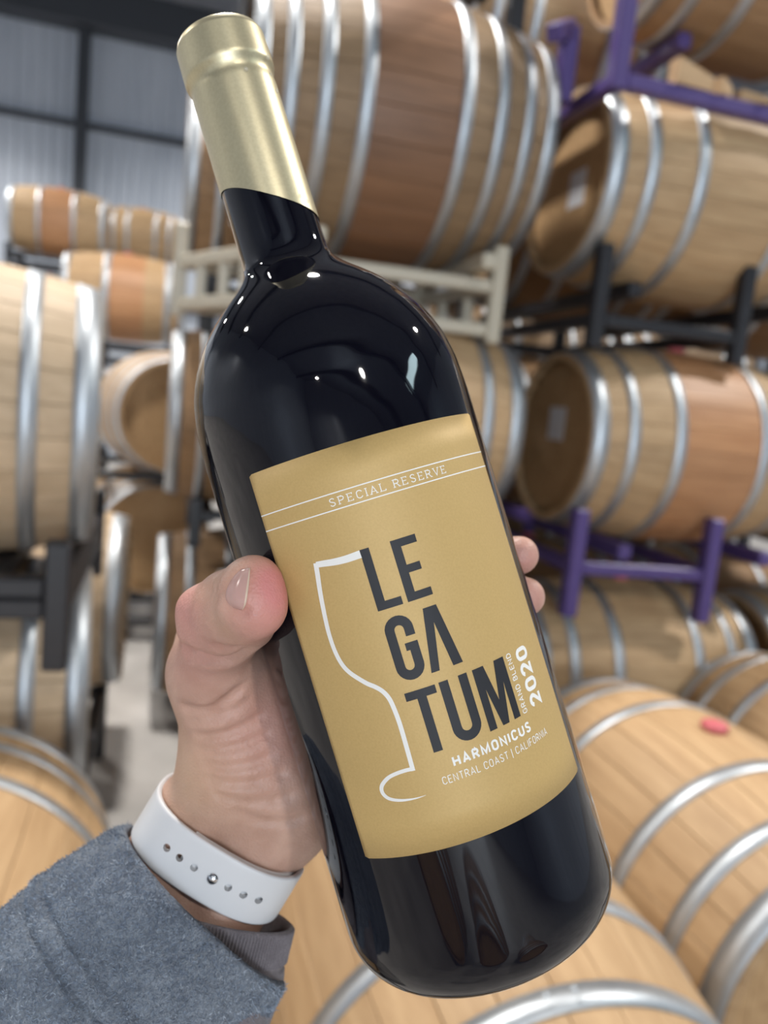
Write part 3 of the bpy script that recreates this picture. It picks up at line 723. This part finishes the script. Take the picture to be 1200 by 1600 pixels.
# fingers closing behind the bottle
for nm, s_, tip, k_ in (('i', .0325, 110, 1.0), ('m', .0500, 115, 1.02), ('r', .0705, 128, .98), ('l', .0890, 140, .86)):
    rr = [.0110*k_, .0100*k_, .0090*k_, .0078*k_]
    p = [pal[nm][1], ob(152, .0507+rr[1]*.96, s_), ob(.5*(152+tip)-2, .0507+rr[2]*.96, s_), ob(tip, .0507+rr[3]*.95, s_)]
    for q in range(3): add(p[q], p[q+1], rr[q], rr[q+1], .0035)
# creases pressed where the line of sight meets the skin
def hit0(px, py, d0=.222, d1=.330):
    d = np.arange(d0, d1, .0003); q = np.stack([(px-600)/FPX*d, (800-py)/FPX*d, d], 1)
    i = np.round((q-lo)/VOX).astype(int); ok = np.all((i >= 0) & (i < dims), 1)
    val = np.where(ok, F[tuple(np.clip(i, 0, dims-1).T)], 1.0); h = np.argmax(val < 0)
    return d[h] if val[h] < 0 else None
def smooth_px(cp, n=6):
    cp = np.array(cp, float); out = []
    for i in range(len(cp)-1):
        p0, p1, p2, p3 = cp[max(i-1, 0)], cp[i], cp[i+1], cp[min(i+2, len(cp)-1)]
        for t in np.linspace(0, 1, n, endpoint=False): out.append(.5*((2*p1)+(-p0+p2)*t+(2*p0-5*p1+4*p2-p3)*t*t+(-p0+3*p1-3*p2+p3)*t**3))
    return out + [cp[-1]]
def crease(cp, r=.0010, k=.0025, up=.0003):
    pts = []
    for q in smooth_px(cp):
        d = hit0(*q)
        if d: pts.append(P(q[0], q[1], d-up))
    for a, b in zip(pts[:-1], pts[1:]):
        if np.linalg.norm(a-b) < .012: dent(a, b, r, k)
crease([(283, 1018), (305, 1030), (335, 1036), (365, 1034), (392, 1022)], .0016, .004)
crease([(335, 1012), (355, 1018), (385, 1016)], .0010)
crease([(286, 1106), (305, 1113), (330, 1112), (352, 1098), (378, 1076)], .0011)
crease([(298, 1128), (325, 1126), (352, 1116), (388, 1098)], .0005)
crease([(305, 1152), (340, 1150), (372, 1140), (408, 1118)], .0006)
crease([(312, 1172), (345, 1172), (385, 1162), (415, 1148)], .0004)
crease([(318, 1196), (350, 1200), (392, 1194), (425, 1180)], .0005)
crease([(322, 1218), (362, 1226), (402, 1222), (440, 1210)], .0006)
crease([(335, 1242), (380, 1254), (425, 1252), (455, 1244)], .0004)
crease([(368, 1268), (410, 1284), (450, 1284), (475, 1278)], .0005)
for xx in (310, 318, 326, 334): crease([(xx+10, 918), (xx+2, 935), (xx-4, 954)], .0009, .0012)
# fold round the nail
crease([(379, 886), (363, 899), (352, 918), (350, 937), (357, 951), (372, 957), (386, 955)], .0009, .0016)
# the flesh flattens against the glass
sl, g_ = sub(lo, hi)
nn_ = g_[0]*NV[0]+g_[1]*NV[1]-N0; ss_ = g_[0]*AV[0]+g_[1]*AV[1]
rad_ = np.sqrt(nn_**2+(g_[2]-DB)**2)
F = np.maximum(F, -(rad_-(.0507+.0003))).astype(np.float32)
del nn_, ss_, rad_, g_
def surface_nets(F, lo, h):
    s = F < 0
    nx_, ny_, nz_ = F.shape; cs = [(i, j, k) for i in (0, 1) for j in (0, 1) for k in (0, 1)]
    cnt = np.zeros((nx_-1, ny_-1, nz_-1), np.int8)
    for i, j, k in cs: cnt += s[i:nx_-1+i, j:ny_-1+j, k:nz_-1+k]
    cell = np.argwhere((cnt > 0) & (cnt < 8)); idx = -np.ones(cnt.shape, np.int64); idx[tuple(cell.T)] = np.arange(len(cell))
    acc = np.zeros((len(cell), 3)); num = np.zeros(len(cell))
    vals = {c_: F[cell[:, 0]+c_[0], cell[:, 1]+c_[1], cell[:, 2]+c_[2]] for c_ in cs}
    for a in cs:
        for d in range(3):
            if a[d]: continue
            b = list(a); b[d] = 1; b = tuple(b); va, vb = vals[a], vals[b]; m = (va < 0) != (vb < 0)
            t = np.where(m, va/(va-vb+1e-20), 0); q = np.tile(np.array(a, float), (len(cell), 1)); q[:, d] += t
            acc[m] += q[m]; num[m] += 1
    verts = lo + h*(cell + acc/num[:, None]); faces = []
    for d in range(3):
        sh = [slice(None)]*3; sh2 = [slice(None)]*3; sh[d] = slice(0, -1); sh2[d] = slice(1, None)
        e = np.argwhere(s[tuple(sh)] != s[tuple(sh2)]); u_, v_ = (d+1) % 3, (d+2) % 3
        ok = (e[:, u_] > 0) & (e[:, v_] > 0) & (e[:, u_] < F.shape[u_]-1) & (e[:, v_] < F.shape[v_]-1); e = e[ok]
        q = []
        for du, dv in ((-1, -1), (0, -1), (0, 0), (-1, 0)):
            c_ = e.copy(); c_[:, u_] += du; c_[:, v_] += dv; q.append(idx[tuple(c_.T)])
        q = np.stack(q, 1); neg = s[tuple(e.T)]
        q[neg] = q[neg][:, ::-1]; faces.append(q)
    return verts, np.vstack(faces)
hv, hf = surface_nets(F, lo, VOX)
# relax the stair-steps a little
ed = np.vstack([hf[:, [0, 1]], hf[:, [1, 2]], hf[:, [2, 3]], hf[:, [3, 0]]]); deg = np.bincount(ed.ravel(), minlength=len(hv)).astype(float)
for _ in range(6):
    av = np.zeros_like(hv); np.add.at(av, ed[:, 0], hv[ed[:, 1]]); np.add.at(av, ed[:, 1], hv[ed[:, 0]]); hv = hv*.45+av/deg[:, None]*.55
person = empty('person', tuple(to_world(P(150, 1580, .29))[0]))
tag(person, 'person\'s left hand and forearm in blue fleece sleeve, gripping the bottle', 'person')
hw = to_world(hv) - np.array(person.location)
me = bpy.data.meshes.new('hand'); me.vertices.add(len(hw)); me.vertices.foreach_set('co', hw.astype(np.float32).ravel())
me.loops.add(hf.size); me.loops.foreach_set('vertex_index', hf[:, ::-1].astype(np.int32).ravel())
me.polygons.add(len(hf)); me.polygons.foreach_set('loop_start', np.arange(0, hf.size, 4, dtype=np.int32)); me.polygons.foreach_set('loop_total', np.full(len(hf), 4, np.int32))
me.polygons.foreach_set('use_smooth', np.ones(len(hf), bool)); me.update(calc_edges=True); me.validate()
def blob(px, py, d, r): return np.exp(-(((hv-P(px, py, d))**2).sum(1))/(r*r))
red = np.clip(1.0*blob(428, 912, .240, .0085) + .55*blob(418, 960, .240, .012) + .55*blob(330, 962, .256, .010) + .35*blob(300, 1000, .270, .016) + .35*blob(285, 930, .262, .010) + .3*blob(420, 1130, .295, .022) + .5*blob(822, 875, .295, .012) + .4*blob(840, 945, .30, .012), 0, 1)
yel = np.clip(.9*blob(372, 962, .244, .0065) + .6*blob(390, 905, .238, .006) + .5*blob(300, 1210, .290, .018) + .4*blob(320, 930, .25, .006), 0, 1)
ca = me.color_attributes.new('tint', 'FLOAT_COLOR', 'POINT')
ca.data.foreach_set('color', np.stack([red, yel, np.zeros_like(red), np.ones_like(red)], 1).astype(np.float32).ravel())
def skin():
    m, nt, b = new_mat('skin')
    at = N(nt, 'ShaderNodeVertexColor', layer_name='tint'); sp = nt.nodes.new('ShaderNodeSeparateColor'); nt.links.new(at.outputs[0], sp.inputs[0])
    co = mapped(nt, (1, 1, 1)); n = N(nt, 'ShaderNodeTexNoise', Scale=90.0, Detail=4.0); nt.links.new(co, n.inputs['Vector'])
    base = ramp(nt, n.outputs['Fac'], [(0.3, (0.46, 0.275, 0.205)), (0.7, (0.56, 0.355, 0.275))])
    def mix(a, colr, fac):
        x = nt.nodes.new('ShaderNodeMix'); x.data_type = 'RGBA'; nt.links.new(fac, x.inputs['Factor']); nt.links.new(a, x.inputs['A']); x.inputs['B'].default_value = (*colr, 1); return x.outputs['Result']
    c_ = mix(base, (0.62, 0.41, 0.25), sp.outputs[1]); c_ = mix(c_, (0.66, 0.25, 0.235), sp.outputs[0])
    nt.links.new(c_, b.inputs['Base Color'])
    b.inputs['Roughness'].default_value = 0.48; b.inputs['Subsurface Weight'].default_value = 0.12
    b.inputs['Subsurface Radius'].default_value = (1.0, .35, .2); b.inputs['Subsurface Scale'].default_value = 0.004
    v1 = N(nt, 'ShaderNodeTexVoronoi', Scale=1100.0); nt.links.new(co, v1.inputs['Vector'])
    n2 = N(nt, 'ShaderNodeTexNoise', Scale=420.0, Detail=3.0); nt.links.new(co, n2.inputs['Vector'])
    mx = nt.nodes.new('ShaderNodeMath'); mx.operation = 'ADD'; nt.links.new(v1.outputs['Distance'], mx.inputs[0]); nt.links.new(n2.outputs['Fac'], mx.inputs[1])
    bump(nt, b, mx.outputs[0], 0.28, 0.0005); return m
M['skin'] = skin(); me.materials.append(M['skin'])
hand = link('hand', me, person); hand['label'] = 'bare hand with the thumb on the bottle front'
# thumb nail: a curved plate over the end of the thumb
def hit(px, py, d0=.222, d1=.330):
    """depth at which the line of sight meets the sculpted hand"""
    d = np.arange(d0, d1, .0003); q = np.stack([(px-600)/FPX*d, (800-py)/FPX*d, d], 1)
    i = np.round((q-lo)/VOX).astype(int); ok = np.all((i >= 0) & (i < dims), 1)
    val = np.where(ok, F[tuple(np.clip(i, 0, dims-1).T)], 1.0); h = np.argmax(val < 0)
    return d[h] if val[h] < 0 else None
M['nail'] = simple('nail', (0.56, 0.34, 0.30), 0.25, 0.0, Subsurface_Weight=0.1, Subsurface_Scale=0.002)
M['nail_edge'] = simple('nail_edge', (0.66, 0.50, 0.38), 0.3)
# outline rows from cuticle to free edge (upper and lower side)
nu_, nw_ = 11, 13
cut = smooth_line([(377, 889), (364, 902), (354, 921), (353, 937), (360, 949), (372, 953)], 4); fre = smooth_line([(391, 887), (390, 903), (388, 920), (386, 936), (383, 947), (379, 953)], 4)
ci = np.linspace(0, len(cut)-1, nw_); cut = np.stack([np.interp(ci, range(len(cut)), cut[:, k]) for k in (0, 1)], 1)
ci = np.linspace(0, len(fre)-1, nw_); fre = np.stack([np.interp(ci, range(len(fre)), fre[:, k]) for k in (0, 1)], 1)
npt = []
for i in range(nu_):
    a = i/(nu_-1)
    for j in range(nw_):
        q = cut[j]*(1-a)+fre[j]*a; b = j/(nw_-1)
        d = hit(*q) or .25
        lift = .00055*math.sin(math.pi*min(max(b, .04), .96))**.5*(.25+.75*min(1, a*3)) + .0004*a
        npt.append(P(q[0], q[1], d-lift))
npt = np.array(npt)
# even out the sampled depths
z_ = npt[:, 2].reshape(nu_, nw_)
for _ in range(6):
    zp = np.pad(z_, 1, mode='edge'); z_ = .5*z_+.125*(zp[:-2, 1:-1]+zp[2:, 1:-1]+zp[1:-1, :-2]+zp[1:-1, 2:])
npt = npt*(z_.ravel()/npt[:, 2])[:, None]
back = npt*((npt[:, 2]+.0011)/npt[:, 2])[:, None]
fs = grid_faces(nw_, nu_); n = len(npt); ring_ = [i for i in range(nw_)] + [j*nw_+nw_-1 for j in range(1, nu_)] + [(nu_-1)*nw_+i for i in range(nw_-2, -1, -1)] + [j*nw_ for j in range(nu_-2, 0, -1)]
fs = fs + [tuple(x+n for x in reversed(f_)) for f_ in fs] + [(ring_[i], ring_[(i+1) % len(ring_)], ring_[(i+1) % len(ring_)]+n, ring_[i]+n) for i in range(len(ring_))]
nl = lens_mesh('thumb_nail', np.vstack([npt, back]), fs, [M['nail'], M['nail_edge']], hand); nl['label'] = 'pale pink thumb nail'
for p in nl.data.polygons:
    if p.index < (nw_-1)*(nu_-1) and p.index >= (nw_-1)*(nu_-2): p.material_index = 1

# ------------------------------------------------------------------ watch strap
WC = P(345, 1319, .3120); e1 = np.array([.857, -.518, 0]); axw = np.array([-.518, -.857, 0]); e2 = np.array([0, 0, -1.0])   # e2 towards the lens
M['strap'] = simple('white_strap_rubber', (0.66, 0.67, 0.69), 0.42)
M['strap_in'] = simple('grey_strap_rubber', (0.42, 0.43, 0.44), 0.5)
M['chrome'] = simple('polished_steel', (0.72, 0.73, 0.75), 0.12, 1.0)
watch = empty('wristwatch', tuple(to_world(WC)[0])); tag(watch, 'white rubber watch strap with punched holes around the wrist', 'watch')
def loop_pt(phi, grow):
    c_, s_ = math.cos(phi), math.sin(phi); ex = .78
    return e1*(.0312+grow)*math.copysign(abs(c_)**ex, c_) + e2*(.0236+grow)*math.copysign(abs(s_)**ex, s_)
def strap(name, p0, p1, grow, wid, thick, mat, n=90, taper=None):
    sec = []
    hw_, ht, rr = wid/2, thick/2, thick*.42
    for cx, cy, a0 in ((hw_-rr, ht-rr, 0), (-(hw_-rr), ht-rr, 90), (-(hw_-rr), -(ht-rr), 180), (hw_-rr, -(ht-rr), 270)):
        for k in range(5): a = math.radians(a0+k*22.5); sec.append((cx+rr*math.cos(a), cy+rr*math.sin(a)))
        if a0 in (0, 180):
            for k in range(1, 17): sec.append((cx*(1-2*k/17), cy+math.copysign(rr, cy)))
    pts = []; m = len(sec)
    phs = np.linspace(math.radians(p0), math.radians(p1), n)
    for q, ph in enumerate(phs):
        a = loop_pt(ph, grow); t_ = loop_pt(ph+.004, grow)-loop_pt(ph-.004, grow); t_ /= np.linalg.norm(t_); nr = np.cross(t_, axw); nr /= np.linalg.norm(nr)
        if nr @ a < 0: nr = -nr
        k = 1.0
        if taper:
            e_ = min(q, 1e9)*abs(phs[1]-phs[0])*.03
            if e_ < hw_*.6: k = math.sqrt(max(.05, 1-(1-e_/(hw_*.6))**2))*.6+.4
        for u_, v_ in sec: pts.append(WC + a + axw*u_*k + nr*v_)
    fs = grid_faces(m, n, True); fs.append(tuple(range(m))); fs.append(tuple((n-1)*m+i for i in range(m)))
    return lens_mesh(name, np.array(pts), fs, M[mat], watch)
front = strap('strap', 3, 250, .0016, .0208, .0024, 'strap', n=260)
strap('strap', -70, 106, -.0010, .0200, .0021, 'strap')
# punch the holes
HX = [-.0176, -.0116, -.0051, .0096, .0160, .0222]
bm = bmesh.new(); wl = np.array(watch.location)
cyl_v, cyl_f = [], []
for x in HX:
    base = len(cyl_v); k = 16
    for z in (.012, .036):
        for i in range(k):
            a = 2*math.pi*i/k; cyl_v.append(WC + e1*(x+.00148*math.cos(a)) + axw*(.00148*math.sin(a)) + e2*z)
    cyl_f += [(base+i, base+(i+1) % k, base+k+(i+1) % k, base+k+i) for i in range(k)] + [tuple(base+i for i in range(k)), tuple(base+k+i for i in range(k))]
cutter = lens_mesh('cutter', np.array(cyl_v), cyl_f, M['strap_in'], watch)
md = front.modifiers.new('holes', 'BOOLEAN'); md.object = cutter; md.operation = 'DIFFERENCE'; md.solver = 'EXACT'
bpy.context.view_layer.update()
ev = front.evaluated_get(bpy.context.evaluated_depsgraph_get()); nm_ = bpy.data.meshes.new_from_object(ev)
front.modifiers.clear(); front.data = nm_
nm_.set_sharp_from_angle(angle=math.radians(35))
bpy.data.objects.remove(cutter)
# steel pin in the middle hole
pv, pf = lathe([(.0022, -.0006), (.0023, 0), (.0021, .0006), (.0014, .0011), (.0006, .0013), (1e-5, .00135)], 20)
zf = .0236+.0016+.0010
pin = lens_mesh('strap_pin', np.array([WC + e1*(.0029+v_[1]) + axw*v_[2] + e2*(zf+v_[0]) for v_ in pv]), pf, M['chrome'], watch); pin['label'] = 'round steel pin'
# case on the back of the wrist
cs = []
for (u_, h_, sx, sy) in ((0, 0, .016, .019), (0, .002, .0185, .0215), (0, .009, .0185, .0215), (0, .0112, .016, .019)):
    for i in range(32):
        a = 2*math.pi*i/32; c_, s_ = math.cos(a), math.sin(a)
        cs.append(WC - e2*(.0246+h_) + e1*sx*math.copysign(abs(c_)**.45, c_) + axw*sy*math.copysign(abs(s_)**.45, s_))
fs = grid_faces(32, 4, True) + [tuple(range(32)), tuple(96+i for i in range(32))]
lens_mesh('watch_case', np.array(cs), fs, M['black_steel'], watch)

# ------------------------------------------------------------------ sleeves
def fabric(name, c0, c1, c2, scale, strength, dist, sheen):
    m, nt, b = new_mat(name)
    co = mapped(nt, (1, 1, 1)); n1 = N(nt, 'ShaderNodeTexNoise', Scale=scale, Detail=6.0, Roughness=0.7, Distortion=1.2); nt.links.new(co, n1.inputs['Vector'])
    n2 = N(nt, 'ShaderNodeTexNoise', Scale=scale*.12, Detail=3.0); nt.links.new(co, n2.inputs['Vector'])
    mx = nt.nodes.new('ShaderNodeMath'); mx.operation = 'MULTIPLY_ADD'; mx.inputs[1].default_value = .45; nt.links.new(n2.outputs['Fac'], mx.inputs[0]); nt.links.new(n1.outputs['Fac'], mx.inputs[2])
    nt.links.new(ramp(nt, mx.outputs[0], [(0.50, c0), (0.70, c1), (0.92, c2)]), b.inputs['Base Color'])
    b.inputs['Roughness'].default_value = 0.95; b.inputs['Sheen Weight'].default_value = sheen; b.inputs['Sheen Roughness'].default_value = .4
    bump(nt, b, n1.outputs['Fac'], strength, dist); return m
M['fleece'] = fabric('blue_fleece', (0.075, 0.105, 0.16), (0.185, 0.24, 0.33), (0.40, 0.47, 0.57), 620.0, 1.0, 0.003, .35)
M['nap'] = fabric('fleece_fibre', (0.09, 0.12, 0.18), (0.23, 0.29, 0.38), (0.52, 0.58, 0.66), 260.0, .2, 0.001, .3)
M['knit'] = fabric('grey_knit', (0.125, 0.11, 0.125), (0.185, 0.165, 0.18), (0.25, 0.23, 0.245), 1500.0, .5, 0.0006, .15)
CC = P(318, 1409, .3085); s1 = np.array([.677, -.736, 0]); sa = np.array([-.725, -.655, -.215]); sa /= np.linalg.norm(sa)
s1 = s1 - (s1@sa)*sa; s1 /= np.linalg.norm(s1); s2 = np.cross(s1, sa); s2 /= np.linalg.norm(s2)
if s2[2] > 0: s2 = -s2                         # towards the lens
nph = 420
ph = np.linspace(0, 2*np.pi, nph, endpoint=False); ups = list(np.linspace(.05, .004, 12)) + [0.0] + list(np.linspace(.0006, .075, 125)) + list(np.linspace(.0765, .30, 100))
rows = []
for q, L_ in enumerate(ups):
    inner = q < 12
    a_ = .0430+.05*L_**1.0+.006*min(1, L_/.04); b_ = .0385+.05*L_
    if inner: a_, b_ = .0430-.0042+.02*L_, .0385-.0042+.02*L_
    elif q == 12: a_, b_ = a_-.0022, b_-.0022
    else:
        e_ = min(1, L_/.0025); a_ += -.0015*(1-e_)**2; b_ += -.0015*(1-e_)**2
        # turned hem: raised edge, two stitched grooves
        groove = 1.5*math.exp(-((L_-.0325)/.0011)**2)+2.1*math.exp(-((L_-.0405)/.0013)**2)
        swell = 1.6*math.sin(math.pi*min(L_/.0325, 1))**.6 + (.8*math.sin(math.pi*(L_-.0325)/.008) if .0325 < L_ < .0405 else 0)
        dr = (swell-groove)/1000; a_ += dr; b_ += dr
    wob = 1+.022*np.sin(2*ph+1.0+L_*30)+.014*np.sin(3*ph+.6-L_*55)
    bow = .004*np.clip(np.sin(ph), 0, 1)*math.exp(-L_/.05)
    rows.append(CC + (np.cos(ph)*a_*wob)[:, None]*s1 + (np.sin(ph)*b_*wob)[:, None]*s2 + (L_-bow)[:, None]*sa + (np.cos(ph)*(-.0035))[:, None]*sa)
pts = np.vstack(rows)
nrm = pts - np.repeat(np.array([CC+sa*L_ for L_ in ups]), nph, 0); nrm -= (nrm@sa)[:, None]*sa; nrm /= np.linalg.norm(nrm, axis=1)[:, None]
dsp = np.array([noise.noise(Vector(p*760))*.00055 + noise.noise(Vector(p*300+3))*.0006 + noise.noise(Vector(p*62))*.0011 for p in pts])
pts = pts + nrm*dsp[:, None]
o = lens_mesh('fleece_sleeve', pts, grid_faces(nph, len(ups), True), M['fleece'], person); o['label'] = 'blue-grey fleece sleeve with stitched hem'
# short raised fibres standing off the fleece
rng = np.random.default_rng(5); fv, ff = [], []
cand = rng.integers(13*nph, len(pts), 110000)
cand = cand[nrm[cand, 2] < .35]
fd = nrm[cand] + rng.normal(0, .75, (len(cand), 3)); fd /= np.linalg.norm(fd, axis=1)[:, None]
ln = rng.uniform(.0006, .0017, len(cand)); sd_ = np.cross(fd, rng.normal(0, 1, (len(cand), 3))); sd_ /= np.linalg.norm(sd_, axis=1)[:, None]
b0 = pts[cand] - nrm[cand]*.0002; wd_ = .00013
cur = rng.normal(0, .0005, (len(cand), 3))
fv = np.stack([b0-sd_*wd_, b0+sd_*wd_, b0+fd*ln[:, None]*.6+cur*.4+sd_*wd_*.8, b0+fd*ln[:, None]*.6+cur*.4-sd_*wd_*.8, b0+fd*ln[:, None]+cur], 1).reshape(-1, 3)
k5 = np.arange(len(cand))*5
fw_ = to_world(fv) - np.array(person.location)
fm = bpy.data.meshes.new('fleece_nap'); fm.from_pydata(fw_.tolist(), [], [(k, k+1, k+2, k+3) for k in k5.tolist()] + [(k+3, k+2, k+4) for k in k5.tolist()]); fm.materials.append(M['nap'])
fo = link('fleece_nap', fm, o); fo['kind'] = 'stuff'
# grey ribbed cuff of the shirt under the fleece
KC = P(346, 1420, .3085); k1 = np.array([.970, -.243, 0]); ka = np.array([-.24, -.95, -.28]); ka /= np.linalg.norm(ka); k1 = k1-(k1@ka)*ka; k1 /= np.linalg.norm(k1); k2 = np.cross(k1, ka); k2 = -k2 if k2[2] > 0 else k2
nph = 1120; ph = np.linspace(0, 2*np.pi, nph, endpoint=False); ups = [.03, .012, .002, 0, .0005, .0012] + list(np.linspace(.002, .0125, 14)) + [.0131, .0136, .0142, .0148] + list(np.linspace(.0155, .048, 24)); rows = []
for q, L_ in enumerate(ups):
    a_, b_ = .0300+.05*max(0, L_-.013), .0262+.03*max(0, L_-.013)
    if q < 3: a_ -= .003; b_ -= .003
    elif q == 3: a_ -= .0014; b_ -= .0014
    elif q == 4: a_ -= .0004; b_ -= .0004
    rib = .0008*np.cos(140*ph)*(1 if 4 < q < 20 else 0); 
    if .0128 < L_ < .015 and q > 3: a_ -= .0007; b_ -= .0007
    sag = .0016*np.sin(5*ph+L_*120)*(min(1, max(0, (L_-.013)/.01)))
    rows.append(KC + (np.cos(ph)*(a_+rib+sag))[:, None]*k1 + (np.sin(ph)*(b_+rib+sag))[:, None]*k2 + L_*ka)
o = lens_mesh('ribbed_cuff', np.vstack(rows), grid_faces(nph, len(ups), True), M['knit'], person); o['label'] = 'grey ribbed knit shirt cuff'

# ------------------------------------------------------------------ small things
chock('pale wooden chock on the purple rail at the upper right, largest of three', (1.47, 2.21, 2.492), (.13, .05, .075), .05)
chock('small wooden chock on the purple rail, right of the largest one', (1.585, 2.21, 2.492), (.05, .045, .05), .3)
chock('small wooden chock on the purple rail near the right edge', (1.70, 2.21, 2.492), (.10, .045, .035), -.2)
